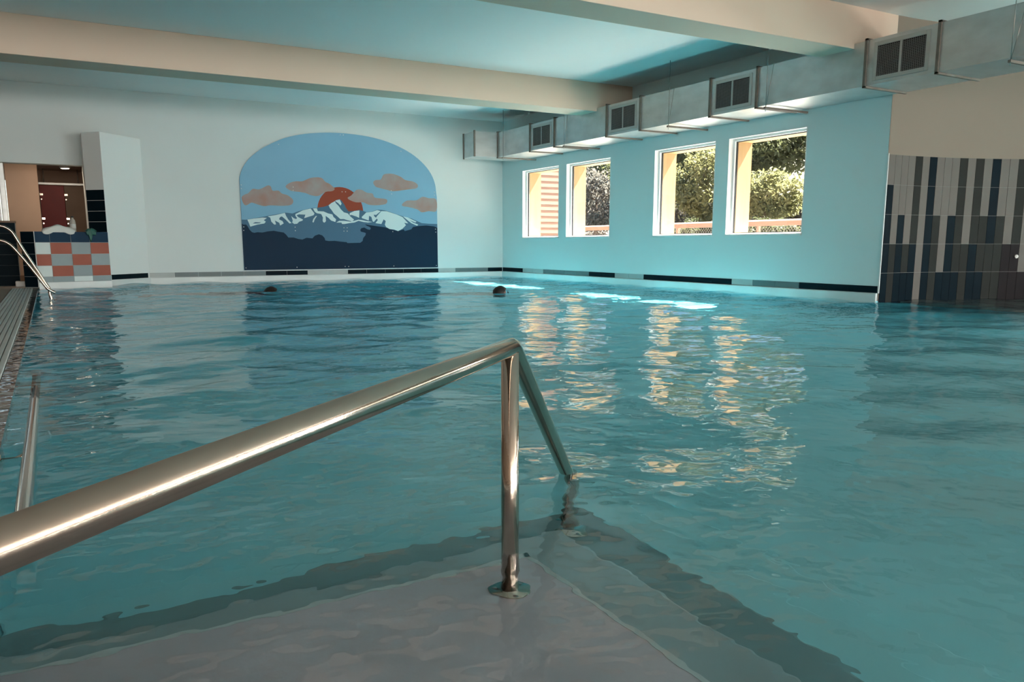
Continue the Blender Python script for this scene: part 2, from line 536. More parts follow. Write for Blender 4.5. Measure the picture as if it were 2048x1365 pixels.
# ------------------------------------------------------------------ water surface: real waves
def water_mesh():
    xs = np.unique(np.concatenate([[XP0 - 0.01, XB - 0.02, 12.29], np.arange(-0.18, 3.2, 0.03), np.arange(3.2, 12.28, 0.055)]))
    ysr = np.unique(np.concatenate([[6.3, YA - 0.02], np.arange(-2.6, 0.3, 0.08), np.arange(0.3, 5.0, 0.03), np.arange(5.0, YA - 0.03, 0.05)]))
    X, Y = np.meshgrid(xs, ysr)
    rng = np.random.default_rng(11)
    Z = np.zeros_like(X)
    dist = np.hypot(X, Y)
    calm = np.clip((dist - 1.2) / 2.4, 0.28, 1.0)
    for i in range(46):
        lam = 0.16 * (9.0 ** rng.random())
        th = rng.normal(math.radians(75), math.radians(50)) + (math.pi if rng.random() < 0.4 else 0)
        k = 2 * math.pi / lam
        slope = 0.0155 * (1.0 if lam > 0.35 else 0.75)
        Z += slope / k * np.sin(k * (X * math.cos(th) + Y * math.sin(th)) + rng.random() * 6.28 + 0.6 * np.sin(0.9 * X + i) + 0.6 * np.sin(0.8 * Y - i))
    Z *= calm
    for cx, cy_, a in ((0.843, 1.496, 0.0012), (1.303, 1.973, 0.0012)):      # rings around the handrail tubes
        R = np.hypot(X - cx, Y - cy_)
        Z += a * np.cos(2 * math.pi * R / 0.07) * np.exp(-R / 0.13)
    edge = np.clip((X + 0.2) / 0.15, 0, 1)
    Z *= 0.3 + 0.7 * edge
    ymax = np.interp(X, [-0.3, -0.178, 0.83, 0.86, 1.50, 1.51], [14.375, 14.375, 14.59, 14.94, YA - 0.04, YA - 0.02])
    corner_out = Y > ymax
    Y = np.minimum(Y, ymax)
    corner_all = corner_out[:-1, :-1] & corner_out[1:, :-1] & corner_out[:-1, 1:] & corner_out[1:, 1:]
    ny, nx = X.shape
    idx = np.arange(ny * nx).reshape(ny, nx)
    cxm = (X[:-1, :-1] + X[1:, 1:]) / 2
    cym = (Y[:-1, :-1] + Y[1:, 1:]) / 2
    rad = np.hypot(X - BC.x, np.maximum(Y - BC.y, 0))
    lim = BR - 0.012
    in_v = rad < lim
    any_in = in_v[:-1, :-1] | in_v[1:, :-1] | in_v[:-1, 1:] | in_v[1:, 1:]
    inside = (cxm < XB - 0.02) & ~corner_all | (any_in & (cym < 6.3))
    fit = (X > XB - 0.019) & (Y > BC.y) & (rad > lim)        # follow the curved wall
    X = np.where(fit, BC.x + (X - BC.x) * lim / rad, X)
    Y = np.where(fit, BC.y + (Y - BC.y) * lim / rad, Y)
    q = np.stack([idx[:-1, :-1], idx[:-1, 1:], idx[1:, 1:], idx[1:, :-1]], -1)[inside]
    me = bpy.data.meshes.new('pool_water')
    me.vertices.add(nx * ny)
    me.vertices.foreach_set('co', np.stack([X, Y, Z], -1).ravel().astype(np.float32))
    me.loops.add(q.size)
    me.polygons.add(len(q))
    me.loops.foreach_set('vertex_index', q.ravel().astype(np.int32))
    me.polygons.foreach_set('loop_start', np.arange(0, q.size, 4, dtype=np.int32))
    me.polygons.foreach_set('loop_total', np.full(len(q), 4, dtype=np.int32))
    me.polygons.foreach_set('use_smooth', np.ones(len(q), dtype=bool))
    me.update(calc_edges=True)
    me.validate()
    me.materials.append(M['water'])
    ob = bpy.data.objects.new('pool_water', me)
    COL.objects.link(ob)
    return ob


water = tag(water_mesh(), 'rippling teal pool water filling the basin', 'water', kind='stuff')
water.cycles.is_caustics_caster = True

# ------------------------------------------------------------------ tile bands and pool ledges on the walls
BAND0, BAND1 = 0.100, 0.186


def tile_run(parent, o, u, n, bounds, z0, z1, material, t=0.006, gap=0.004):
    for a, b in zip(bounds[:-1], bounds[1:]):
        MB().slab(o, u, (0, 0, 1), n, a + gap / 2, b - gap / 2, z0 + gap / 2, z1 - gap / 2, t).build('tile', material, parent)


def split(a, b, k):
    return [a + (b - a) * i / k for i in range(k + 1)]


for a, b, k, mt in ((1.50, 1.92, 1, 't_light'), (1.92, 3.52, 4, 't_grey'), (3.52, 4.32, 2, 't_dark'), (4.32, 5.12, 2, 't_light'),
                    (5.12, 7.085, 5, 't_dark'), (7.085, 7.48, 1, 't_light'), (7.48, 8.26, 2, 't_grey'), (8.26, 8.615, 1, 't_dark')):
    tile_run(wall_back, (0, YA, 0), (1, 0, 0), (0, -1, 0), split(a, b, k), BAND0, BAND1, M[mt])
for a, b, k, mt in ((0.0, 0.87, 2, 't_dark'), (0.87, 1.69, 2, 't_light'), (1.69, 3.29, 4, 't_grey'), (3.29, 4.08, 2, 't_dark'), (4.08, 4.88, 2, 't_light'),
                    (4.88, 6.91, 5, 't_dark'), (6.91, 7.32, 1, 't_light'), (7.32, 8.14, 2, 't_grey'), (8.14, 9.32, 3, 't_dark')):
    tile_run(wall_right, (XB, YA - 0.012, 0), (0, -1, 0), (-1, 0, 0), split(a, b, k), BAND0, BAND1, M[mt])

mb = MB().box(1.50, XB - 0.032, YA - 0.032, YA - 0.002, -0.25, BAND0 - 0.002)
struct(mb.build('trim_1', M['ledge'], bevel=0.006), 'pale pool ledge under the tile band of the mural wall')
mb = MB().box(XB - 0.032, XB - 0.002, 6.305, YA - 0.002, -0.25, BAND0 - 0.002)
struct(mb.build('trim_2', M['ledge'], bevel=0.006), 'pale pool ledge under the tile band of the window wall')

# vertical tiles of the bay, five courses of slim pieces
ROWS = ['LLLLGLDLLLGLGLDLLGLL', 'DLLLGLDLLLGLGLDLLGLL', 'DLDLGLDGLDGLGGDGLGLL', 'DGDGDLDGLDGGDGGGKKLL', 'DGDDDLDGDDDGDDGGKKKG']
TM = {'L': M['t_warm'], 'G': M['t_slate'], 'D': M['t_dark'], 'K': M['t_char']}
TW, TZ0, TH = 0.115, 1.722, 0.3455
mb = MB()
NG = 60
g0 = [bay(0.012 + 2.9 * i / NG, BR - 0.003) for i in range(NG + 1)]
mb.add([(p.x, p.y, -0.25) for p in g0] + [(p.x, p.y, TZ0) for p in g0], [(i, i + 1, NG + 2 + i, NG + 1 + i) for i in range(NG)], True)
tile_bed = mb.build('grout_bed', M['grout_warm'], wall_bay)
for r_, row in enumerate(ROWS):
    for c_, ch in enumerate(row + 'GLDLG'):
        s0, s1 = 0.012 + c_ * TW + 0.002, 0.012 + (c_ + 1) * TW - 0.002
        z1 = TZ0 - r_ * TH - 0.002
        z0 = TZ0 - (r_ + 1) * TH + 0.002 if r_ < 4 else -0.2
        a, b = bay(s0, BR - 0.003), bay(s1, BR - 0.003)
        a2, b2 = bay(s0, BR - 0.010), bay(s1, BR - 0.010)
        MB().add([(a.x, a.y, z0), (b.x, b.y, z0), (b.x, b.y, z1), (a.x, a.y, z1), (a2.x, a2.y, z0), (b2.x, b2.y, z0), (b2.x, b2.y, z1), (a2.x, a2.y, z1)],
                 [(0, 1, 2, 3), (4, 7, 6, 5), (0, 4, 5, 1), (1, 5, 6, 2), (2, 6, 7, 3), (3, 7, 4, 0)]).build('tile', TM[ch], wall_bay)
mb = MB()
mb.box(XB - 0.008, XB + 0.004, 6.286, 6.304, BAND0, TZ0 + 0.01)
mb.build('corner_strip', M['frame'], wall_bay)
p_ = bay(0.012 + 18 * TW - 0.035, BR - 0.012)
noz = thing('wall_nozzle', 'small round white button on a charcoal tile of the bay wall', 'nozzle', (p_.x, p_.y, 0.53))
q_ = bay(0.012 + 18 * TW - 0.035, BR - 0.03)
part(MB().tube([(p_.x, p_.y, 0.53), (q_.x, q_.y, 0.53)], [0.026, 0.022], 16), 'rose', M['white_plastic'], noz)
q2 = bay(0.012 + 18 * TW - 0.035, BR - 0.036)
part(MB().tube([(q_.x, q_.y, 0.53), (q2.x, q2.y, 0.53)], [0.012, 0.010], 12), 'button', M['white_plastic'], noz)

# ------------------------------------------------------------------ windows
for i, (y0, y1) in enumerate(WIN):
    w = thing('window_%d' % (i + 1), ['square fixed window nearest to the mural wall, showing timber cladding outside', 'square fixed window second from the mural wall',
              'square fixed window second from the curved bay', 'square fixed window nearest to the curved bay'][i], None, (XB, (y0 + y1) / 2, WZ0))
    w['kind'] = 'structure'
    fx0, fx1, fw = XB + 0.075, XB + 0.145, 0.045
    part(MB().box(fx0, fx1, y0 + 0.001, y0 + fw, WZ0 + 0.001, WZ1 - 0.001).box(fx0, fx1, y1 - fw, y1 - 0.001, WZ0 + 0.001, WZ1 - 0.001)
         .box(fx0, fx1, y0 + fw, y1 - fw, WZ0 + 0.001, WZ0 + fw).box(fx0, fx1, y0 + fw, y1 - fw, WZ1 - fw, WZ1 - 0.001), 'window_frame', M['frame'], w, bevel=0.006)
    # white reveal lining and sill inside
    part(MB().box(XB - 0.004, fx0, y0 + 0.001, y0 + 0.010, WZ0 + 0.012, WZ1 - 0.012).box(XB - 0.004, fx0, y1 - 0.010, y1 - 0.001, WZ0 + 0.012, WZ1 - 0.012)
         .box(XB - 0.004, fx0, y0 + 0.001, y1 - 0.001, WZ1 - 0.012, WZ1 - 0.001), 'reveal_lining', M['frame'], w)
    part(MB().box(XB - 0.012, fx0, y0 + 0.001, y1 - 0.001, WZ0 + 0.001, WZ0 + 0.028), 'window_sill', M['frame'], w, bevel=0.004)
    sx = XB + 0.120
    part(MB().box(sx - 0.012, sx + 0.012, y0 + fw, y0 + fw + 0.010, WZ0 + fw, WZ1 - fw).box(sx - 0.012, sx + 0.012, y1 - fw - 0.010, y1 - fw, WZ0 + fw, WZ1 - fw)
         .box(sx - 0.012, sx + 0.012, y0 + fw, y1 - fw, WZ0 + fw, WZ0 + fw + 0.010).box(sx - 0.012, sx + 0.012, y0 + fw, y1 - fw, WZ1 - fw - 0.010, WZ1 - fw), 'glazing_seal', M['seal'], w)
    part(MB().add([(sx, y0 + fw, WZ0 + fw), (sx, y1 - fw, WZ0 + fw), (sx, y1 - fw, WZ1 - fw), (sx, y0 + fw, WZ1 - fw)], [(0, 1, 2, 3)]), 'pane', M['glass'], w)
    # timber lining of the deep outer opening
    ox0, ox1 = XB + 0.150, XB + 0.42
    for nm, bb in (('jamb_board', (ox0, ox1, y1 - 0.045, y1 + 0.03, WZ0 - 0.02, WZ1 + 0.02)), ('jamb_board', (ox0, ox1, y0 - 0.03, y0 + 0.02, WZ0 - 0.02, WZ1 + 0.02)),
                   ('head_board', (ox0, ox1, y0 + 0.02, y1 - 0.045, WZ1 - 0.045, WZ1 + 0.02)), ('sill_board', (ox0, ox1, y0 + 0.02, y1 - 0.045, WZ0 - 0.02, WZ0 + 0.03))):
        part(MB().box(*bb), nm, M['pine'] if nm != 'sill_board' else M['frame'], w)
# outer skin of the window wall, set round the linings
mb = MB()
OX0, OX1 = XB + 0.16, XB + 0.40
mb.box(OX0, OX1, 6.45, YA + 0.2, -0.3, WZ0 - 0.021).box(OX0, OX1, 6.45, YA + 0.2, WZ1 + 0.021, ZC)
ys = [6.45] + [v for w_ in reversed(WIN) for v in (w_[0] - 0.031, w_[1] + 0.031)] + [YA + 0.2]
for a, b in zip(ys[0::2], ys[1::2]):
    mb.box(OX0, OX1, a, b, WZ0 - 0.02, WZ1 + 0.02)
struct(mb.build('wall_outer', M['larch']), 'outer timber skin of the window wall')

# ------------------------------------------------------------------ mountain mural
A_ = lambda x, y: on_y(470 + x / 8.533, 330 + y / 8.533, YA - 0.02)
B_ = lambda x, y: on_y(670 + x / 8.533, 330 + y / 8.533, YA - 0.02)
C_ = lambda x, y: on_y(450 + x / 4.016, 240 + y / 4.016, YA - 0.02)
mural = thing('mural_panel', 'arched wall mural of a snowy mountain before a red sun', 'mural', (5.1, YA - 0.02, 0.2))


def smooth(pts, k=4):
    res, n = [], len(pts)
    for i in range(n):
        p0, p1, p2, p3 = pts[i - 1], pts[i], pts[(i + 1) % n], pts[(i + 2) % n]
        for j in range(k):
            t = j / k
            res.append(0.5 * ((2 * p1) + (p2 - p0) * t + (2 * p0 - 5 * p1 + 4 * p2 - p3) * t * t + (3 * p1 - p0 - 3 * p2 + p3) * t ** 3))
    return res


def plate(name, pts, y_front, thick, material, parent, sm=0):
    if sm:
        pts = smooth(pts, sm)
    P = [Vector((p.x, 0, p.z)) for p in pts]
    area = sum(P[i - 1].x * P[i].z - P[i].x * P[i - 1].z for i in range(len(P)))
    if area < 0:
        P.reverse()
    n = len(P)
    v = [(p.x, y_front, p.z) for p in P] + [(p.x, y_front + thick, p.z) for p in P]
    f = [tuple(range(n)), tuple(range(2 * n - 1, n - 1, -1))] + [((i + 1) % n, i, n + i, n + (i + 1) % n) for i in range(n)]
    return part(MB().add(v, f), name, material, parent)


arch = [(118, 620), (113, 500), (122, 440), (150, 370), (200, 305), (280, 240), (370, 190), (480, 145), (600, 118), (720, 105), (840, 102), (960, 108),
        (1080, 122), (1200, 145), (1320, 182), (1430, 232), (1520, 288), (1600, 360), (1655, 435), (1685, 510), (1695, 580), (1698, 700)]
xl, xr, zb = C_(155, 1200).x, C_(1710, 1190).x, 0.205
arch_pts = smooth([C_(*p) for p in arch], 3)[:-2]
for p in arch_pts:
    p.x = min(max(p.x, xl), xr)
arch_pts[0].x = xl
arch_pts[-1].x = xr
full = [Vector((xl, 0, zb))] + arch_pts + [Vector((xr, 0, zb))]
YM = YA - 0.022
M['m_sky'] = mat('mural_sky_blue', (0.27, 0.50, 0.68), 0.5, spec=0.08, color2=(0.22, 0.44, 0.61), scale=0.5)
M['m_mid'] = mat('mural_slate_blue', (0.085, 0.18, 0.28), 0.5, spec=0.08)
M['m_dark'] = mat('mural_navy', (0.012, 0.032, 0.065), 0.5, spec=0.08)
M['m_snow'] = mat('mural_snow', (0.66, 0.80, 0.82), 0.5, spec=0.08)
M['m_sun'] = mat('mural_red', (0.34, 0.075, 0.045), 0.5, spec=0.08)
M['m_cloud'] = mat('mural_cloud', (0.42, 0.26, 0.225), 0.5, spec=0.08, color2=(0.40, 0.36, 0.36), scale=3.5, detail=6)
board = plate('backing_board', full, YM, 0.02, M['m_sky'], mural)
c0, c1 = B_(95, 790), B_(480, 790)
rs = c1.x - c0.x
plate('painted_sun', [Vector((c0.x + rs * math.cos(a), 0, c0.z + rs * math.sin(a))) for a in [2 * math.pi * k / 48 for k in range(48)]], YM - 0.0005, 0.0005, M['m_sun'], mural)
ridge = [A_(*p) for p in ((105, 935), (200, 935), (300, 915), (520, 880), (560, 870), (700, 845), (860, 815), (980, 830), (1060, 800), (1160, 770), (1290, 740), (1390, 735),
                          (1520, 715), (1590, 690), (1690, 625), (1740, 595))]
ridge += [B_(*p) for p in ((80, 585), (120, 620), (160, 680), (190, 740), (230, 795), (330, 785), (410, 770), (480, 785), (540, 810), (640, 795), (720, 765), (800, 770),
                           (880, 785), (1050, 845), (1180, 885), (1300, 915), (1400, 960), (1480, 995), (1600, 1005), (1735, 1010))]
ridge[0].x, ridge[-1].x = xl, xr
low = A_(600, 1350).z
plate('painted_ridge', ridge + [Vector((xr, 0, low)), Vector((xl, 0, low))], YM - 0.001, 0.0005, M['m_mid'], mural)
dark = [A_(*p) for p in ((110, 1000), (140, 1020), (190, 1020), (215, 1050), (250, 1110), (290, 1150), (330, 1160), (380, 1150), (470, 1155), (560, 1135), (660, 1125), (740, 1140),
                         (830, 1155), (870, 1190), (910, 1240), (1000, 1240), (1080, 1265), (1150, 1275), (1220, 1245), (1320, 1255), (1360, 1210), (1430, 1185), (1490, 1205),
                         (1530, 1250), (1540, 1290), (1600, 1300), (1700, 1297))]
dark += [B_(*p) for p in ((100, 1310), (200, 1320), (210, 1335), (430, 1330), (470, 1300), (480, 1250), (520, 1200), (525, 1165), (500, 1155), (440, 1140), (430, 1110), (450, 1080),
                          (500, 1070), (550, 1100), (595, 1110), (610, 1080), (590, 1060), (540, 1040), (510, 1015), (600, 1030), (700, 1045), (850, 1065), (950, 1100), (1080, 1130),
                          (1170, 1100), (1190, 1130), (1300, 1100), (1330, 1060), (1420, 1045), (1560, 1035), (1690, 1050), (1740, 1075))]
dark[0].x, dark[-1].x = xl, xr
plate('painted_foothills', dark + [Vector((xr, 0, zb)), Vector((xl, 0, zb))], YM - 0.0015, 0.0005, M['m_dark'], mural)
SNOW_A = [[(210, 935), (330, 915), (470, 900), (545, 905), (490, 945), (525, 970), (500, 1000), (380, 1020), (260, 1055), (240, 1000)],
          [(555, 880), (700, 855), (850, 820), (870, 870), (905, 930), (965, 995), (930, 1000), (860, 930), (800, 880), (770, 890), (750, 930), (810, 960), (830, 1000), (770, 1035),
           (755, 990), (680, 950), (700, 1015), (670, 1020), (620, 970), (600, 900)],
          [(1030, 840), (1160, 775), (1290, 745), (1355, 830), (1340, 860), (1180, 910), (1200, 850), (1090, 845), (1050, 860), (1075, 890), (1160, 935), (1145, 955), (1095, 970),
           (1060, 1005), (1010, 1010), (975, 985), (985, 950), (960, 875), (1000, 910), (1040, 925), (1060, 910), (1030, 870)],
          [(1330, 745), (1395, 740), (1412, 790), (1510, 795), (1590, 830), (1660, 845), (1680, 890), (1725, 930), (1710, 975), (1640, 950), (1600, 910), (1545, 870), (1552, 960),
           (1530, 985), (1505, 980), (1495, 950), (1500, 900), (1470, 840), (1395, 825), (1360, 800)],
          [(1400, 870), (1360, 930), (1340, 985), (1320, 975), (1335, 925), (1375, 875)]]
SNOW_B = [[(-110, 690), (-60, 650), (0, 620), (10, 650), (60, 700), (100, 760), (150, 810), (220, 830), (260, 880), (325, 935), (290, 965), (210, 945), (150, 925), (90, 925),
           (40, 880), (-20, 830), (-60, 770), (-90, 735)],
          [(5, 608), (80, 592), (110, 660), (95, 695), (50, 650), (15, 628)],
          [(250, 825), (330, 788), (415, 778), (410, 905), (370, 885), (280, 855), (250, 860)],
          [(20, 985), (70, 955), (150, 955), (260, 970), (330, 955), (400, 935), (470, 945), (540, 960), (640, 975), (560, 985), (480, 975), (400, 955), (330, 985), (240, 995),
           (160, 1010), (120, 1010), (110, 985)],
          [(455, 890), (530, 815), (640, 800), (720, 772), (780, 790), (700, 855), (660, 850), (670, 880), (715, 915), (660, 975), (640, 960), (620, 890), (580, 870), (575, 950), (460, 910)],
          [(720, 870), (790, 790), (880, 792), (1050, 848), (1150, 890), (1250, 1000), (1180, 990), (1210, 1030), (1150, 1090), (1075, 1130), (1010, 1105), (930, 1095), (870, 1060),
           (850, 1020), (865, 960), (830, 930), (790, 1010), (690, 995), (730, 940), (700, 900)],
          [(1160, 882), (1240, 898), (1390, 970), (1370, 985), (1270, 945), (1330, 985), (1420, 1020), (1400, 1040), (1300, 995), (1230, 940)]]
for fn, polys in ((A_, SNOW_A), (B_, SNOW_B)):
    for poly in polys:
        plate('painted_snowfield', [fn(*p) for p in poly], YM - 0.002, 0.0005, M['m_snow'], mural)
plate('painted_rock_patch', [A_(*p) for p in ((300, 1003), (345, 978), (445, 985), (420, 998))], YM - 0.0025, 0.0005, M['m_mid'], mural)
CLOUDS = [(A_, [(110, 560), (160, 510), (230, 480), (300, 410), (400, 420), (480, 390), (560, 350), (610, 370), (640, 440), (740, 440), (800, 490), (900, 520), (990, 600), (960, 680),
                (800, 700), (600, 690), (500, 705), (380, 675), (280, 645), (200, 690), (150, 670)]),
          (A_, [(860, 370), (950, 300), (1050, 280), (1150, 280), (1300, 220), (1470, 220), (1540, 290), (1620, 330), (1700, 410), (1650, 450), (1550, 460), (1420, 530), (1300, 520),
                (1200, 480), (1080, 460), (950, 440)]),
          (B_, [(215, 560), (280, 520), (360, 430), (450, 425), (540, 475), (640, 490), (680, 560), (850, 580), (890, 610), (860, 670), (700, 690), (570, 680), (480, 640), (360, 640), (250, 600)]),
          (B_, [(650, 300), (690, 260), (780, 250), (830, 165), (950, 150), (1040, 170), (1130, 210), (1200, 260), (1330, 285), (1410, 340), (1390, 400), (1250, 420), (1000, 450),
                (900, 430), (780, 400), (690, 370)]),
          (B_, [(1145, 670), (1230, 610), (1390, 605), (1490, 545), (1600, 570), (1725, 590), (1728, 790), (1600, 790), (1480, 810), (1400, 760), (1250, 720), (1160, 705)])]
for fn, poly in CLOUDS:
    P = [fn(*p) for p in poly]
    for p in P:
        p.x = min(p.x, xr - 0.005)
    plate('painted_cloud', P, YM - 0.0025, 0.0005, M['m_cloud'], mural, sm=3)
for x, y in ((430, 197), (925, 120), (950, 121), (1413, 252), (130, 523), (130, 552), (547, 540), (547, 567), (940, 578), (968, 578), (1335, 568), (1338, 595), (1682, 580), (1682, 605),
             (150, 860), (150, 888), (563, 862), (565, 890), (955, 867), (981, 867), (955, 894), (981, 894), (1347, 898), (1690, 878), (1692, 902), (168, 1190), (578, 1184), (965, 1178),
             (993, 1178), (1356, 1174), (1697, 1170)):
    p = C_(x, y)
    px_ = min(max(p.x, xl + 0.02), xr - 0.02)
    pz_ = max(p.z, zb + 0.02)
    part(MB().tube([(px_, YM - 0.002, pz_), (px_, YM - 0.007, pz_)], [0.009, 0.007], 8), 'screw', M['white_plastic'], mural)

# ------------------------------------------------------------------ ventilation duct
DX0, DX1, DZ0, DZ1 = 7.911, XB - 0.004, 2.390, 2.862
duct = thing('ventilation_duct', 'long galvanised sheet-metal air duct hung along the window wall', 'air duct', (8.2, 6, DZ0))
joints = [14.52, 13.27, 12.43, 10.88, 10.03, 8.535, 7.70, 6.13, 5.29, 3.75, 2.9, 1.35, 0.5, -3.0]
for a, b in zip(joints[:-1], joints[1:]):
    part(MB().box(DX0, DX1, b + 0.002, a - 0.002, DZ0, DZ1), 'duct_section', M['galv'], duct)
part(MB().prism([(7.388, 14.524), (DX1, 14.524), (DX1, 15.10), (7.44, 15.10)], DZ0, DZ1), 'duct_elbow', M['galv'], duct)
for y in joints[:-1]:
    w_ = 0.016
    part(MB().box(DX0 - 0.022, DX0 - 0.001, y - w_, y + w_, DZ0 - 0.02, DZ1 + 0.02).box(DX0 - 0.022, DX1, y - w_, y + w_, DZ0 - 0.022, DZ0 - 0.001)
         .box(DX0 - 0.022, DX1, y - w_, y + w_, DZ1 + 0.001, DZ1 + 0.02), 'joint_flange', M['galv_frame'], duct)
for (x, y) in ((7.388, 14.52), (7.44, 15.10)):
    part(MB().box(x - 0.016, x + 0.012, y - 0.022, y + 0.012, DZ0 - 0.012, DZ1 + 0.012), 'corner_flange', M['galv_frame'], duct)
for y in (14.25, 12.08, 9.35, 7.52, 4.55, 2.0):
    hn = part(MB().box(DX0 - 0.05, XB - 0.002, y - 0.014, y + 0.014, DZ0 - 0.05, DZ0 - 0.025), 'hanger_channel', M['galv_frame'], duct)
    part(MB().tube([(DX0 - 0.03, y, DZ0 - 0.08), (DX0 - 0.03, y, ZC - 0.001)], 0.005, 6), 'threaded_rod', M['steel_dark'], hn).location = (0, 0, 0)
    if y < 14:
        part(MB().tube([(DX0 - 0.03, y - 0.10, DZ1), (DX0 - 0.03, y, DZ0 - 0.04)], 0.004, 6), 'stay_wire', M['steel_dark'], hn).location = (0, 0, 0)
for gy0, gy1 in ((12.535, 13.20), (10.12, 10.80), (7.79, 8.47), (5.39, 6.035), (3.0, 3.66)):
    gz0, gz1 = 2.425, 2.822
    gx = DX0 - 0.012
    t_ = 0.042
    g = part(MB().box(gx, DX0 - 0.001, gy0, gy0 + t_, gz0, gz1).box(gx, DX0 - 0.001, gy1 - t_, gy1, gz0, gz1)
             .box(gx, DX0 - 0.001, gy0 + t_, gy1 - t_, gz0, gz0 + t_).box(gx, DX0 - 0.001, gy0 + t_, gy1 - t_, gz1 - t_, gz1), 'grille', M['grille'], duct, bevel=0.003)
    ym = (gy0 + gy1) / 2
    for nm, mbx, mtx in (('grille_mullion', MB().box(gx, DX0 - 0.001, ym - 0.012, ym + 0.012, gz0 + t_, gz1 - t_), M['grille']),
                         ('grille_shadow_box', MB().box(DX0 - 0.0022, DX0 - 0.001, gy0 + t_, gy1 - t_, gz0 + t_, gz1 - t_), M['grille_dark'])):
        part(mbx, nm, mtx, g).location = (0, 0, 0)
    mb = MB()
    zz = gz0 + t_ + 0.010
    while zz < gz1 - t_ - 0.006:
        mb.box(gx + 0.002, gx + 0.007, gy0 + t_, gy1 - t_, zz, zz + 0.005)
        zz += 0.0165
    yy = gy0 + t_ + 0.012
    while yy < gy1 - t_ - 0.006:
        mb.box(gx + 0.004, gx + 0.009, yy, yy + 0.004, gz0 + t_, gz1 - t_)
        yy += 0.022
    lb = part(mb, 'louvre_blades', M['blade'], g)
    lb.location = (0, 0, 0)
    lb['kind'] = 'stuff'

# ------------------------------------------------------------------ corner pillar, tiled half wall
mb = MB().prism([(0.855, 14.95), (1.515, YA - 0.001), (0.60, YA - 0.001), (0.602, 15.20)], 0.0, 2.47)
pillar = struct(mb.build('pillar', M['pillar'], bevel=0.005), 'white angled pillar between the half wall and the mural wall')
u45, n45 = Vector((0.66, 0.689, 0)).normalized(), Vector((0.689, -0.66, 0)).normalized()
tile_run(pillar, (0.855, 14.95, 0), u45, n45, split(0.01, 0.90, 2), BAND0, BAND1, M['t_dark'])
us, ns = Vector((-0.253, 0.25, 0)).normalized(), Vector((-0.25, -0.253, 0)).normalized()
for k in range(5):
    MB().slab((0.855, 14.95, 0), us, (0, 0, 1), ns, 0.004, 0.35, 1.56 - 0.171 * (k + 1) + 0.003, 1.56 - 0.171 * k - 0.003, 0.006).build('tile', M['t_dark'], pillar)
mb = MB().prism([(0.852, 14.93), (1.52, YA - 0.036), (1.50, YA - 0.002), (0.855, 14.952)], -0.25, BAND0 - 0.002)
mb.build('pool_ledge', M['ledge'], pillar)

H0, H1 = Vector((-0.178, 14.40, 0)), Vector((0.838, 14.62, 0))
uh = (H1 - H0)
LH = uh.length
uh.normalize()
nh = Vector((uh.y, -uh.x, 0))
hw = struct(MB().prism([(H0.x, H0.y), (H1.x, H1.y), (0.80, 14.98), (-0.345, 14.78), (-0.362, 14.55)], 0.02, 0.872).build('wall_half', M['grout']),
            'low tiled half wall with terracotta and grey checks beside the pillar')
rows = [(0.876, 0.710, ['t_blue'] * 4), (0.710, 0.532, ['t_white', 't_red', 't_sgrey', 't_red']), (0.532, 0.356, ['t_red', 't_sgrey', 't_red', 't_sgrey']),
        (0.356, 0.188, ['t_white', 't_red', 't_sgrey', 't_red']), (0.188, 0.104, ['t_sgrey', 't_sgrey', 't_white', 't_sgrey'])]
cb = [0.0, 0.195 * LH, 0.477 * LH, 0.739 * LH, LH]
for z1, z0, cs in rows:
    for c_, k in zip(cs, range(4)):
        MB().slab(H0, uh, (0, 0, 1), nh, cb[k] + 0.003, cb[k + 1] - 0.003, z0 + 0.003, z1 - 0.003, 0.007).build('tile', M[c_], hw)
ue = Vector((-0.184, 0.15, 0)).normalized()
ne = Vector((-0.15, -0.184, 0)).normalized()
for k in range(5):
    MB().slab(H0, ue, (0, 0, 1), ne, 0.012, 0.235, max(0.03, 0.876 - 0.171 * (k + 1)) + 0.003, 0.876 - 0.171 * k - 0.003, 0.006).build('tile', M['t_dark'], hw)
MB().slab(H0 + nh * 0.004, (nh + ne).normalized(), (0, 0, 1), (ue - uh).normalized(), -0.006, 0.008, 0.03, 0.878, 0.008).build('corner_strip', M['frame'], hw)
MB().slab(H0, uh, (0, 0, 1), nh, 0.0, LH, -0.25, 0.100, 0.022).build('pool_ledge', M['ledge'], hw)

# ------------------------------------------------------------------ left deck, grating and wet rim
struct(MB().prism([(-6, -16), (-0.54, -16), (-0.54, 14.6), (0.62, 15.0), (0.62, 24), (-6, 24)], -0.2, 0.02).build('floor', M['deck']), 'beige deck floor left of the pool')
struct(MB().box(-0.54, 12.3, -16, -2.62, -0.2, 0.02).build('floor_front', M['deck']), 'beige deck floor behind the photographer')
rim = struct(MB().prism([(-0.262, -2.6), (-0.196, -2.6), (-0.196, 14.39), (-0.262, 14.39)], -0.2, 0.010).build('pool_rim', M['wet']), 'wet dark stone rim between grating and water')
gr = thing('overflow_grating', 'pale slatted overflow grating along the left pool edge', 'grating', (-0.40, 6, 0.0))
ng = 8
for k in range(ng):
    x0 = -0.535 + k * 0.273 / ng
    part(MB().box(x0 + 0.002, x0 + 0.273 / ng - 0.004, -2.6, 14.36, 0.006, 0.024), 'slat', M['grate'], gr, bevel=0.003)
part(MB().box(-0.536, -0.266, -2.6, 14.36, -0.06, 0.004), 'channel', M['grout_warm'], gr)

# ------------------------------------------------------------------ handrails
R_T = 0.0202
dg = Vector((0.735, 0.678, 0)).normalized()
top = Vector((0.855, 1.507, 0.462))
d2 = Vector((0.455, 0.470, -0.462))
hr = thing('entry_handrail', 'brushed steel handrail in the foreground running down into the water', 'handrail', (0.843, 1.496, -0.22))
start = Vector((-0.60, top.y - (top.x + 0.60) * dg.y / dg.x, 0.462))
low_end = top + d2 * 1.11


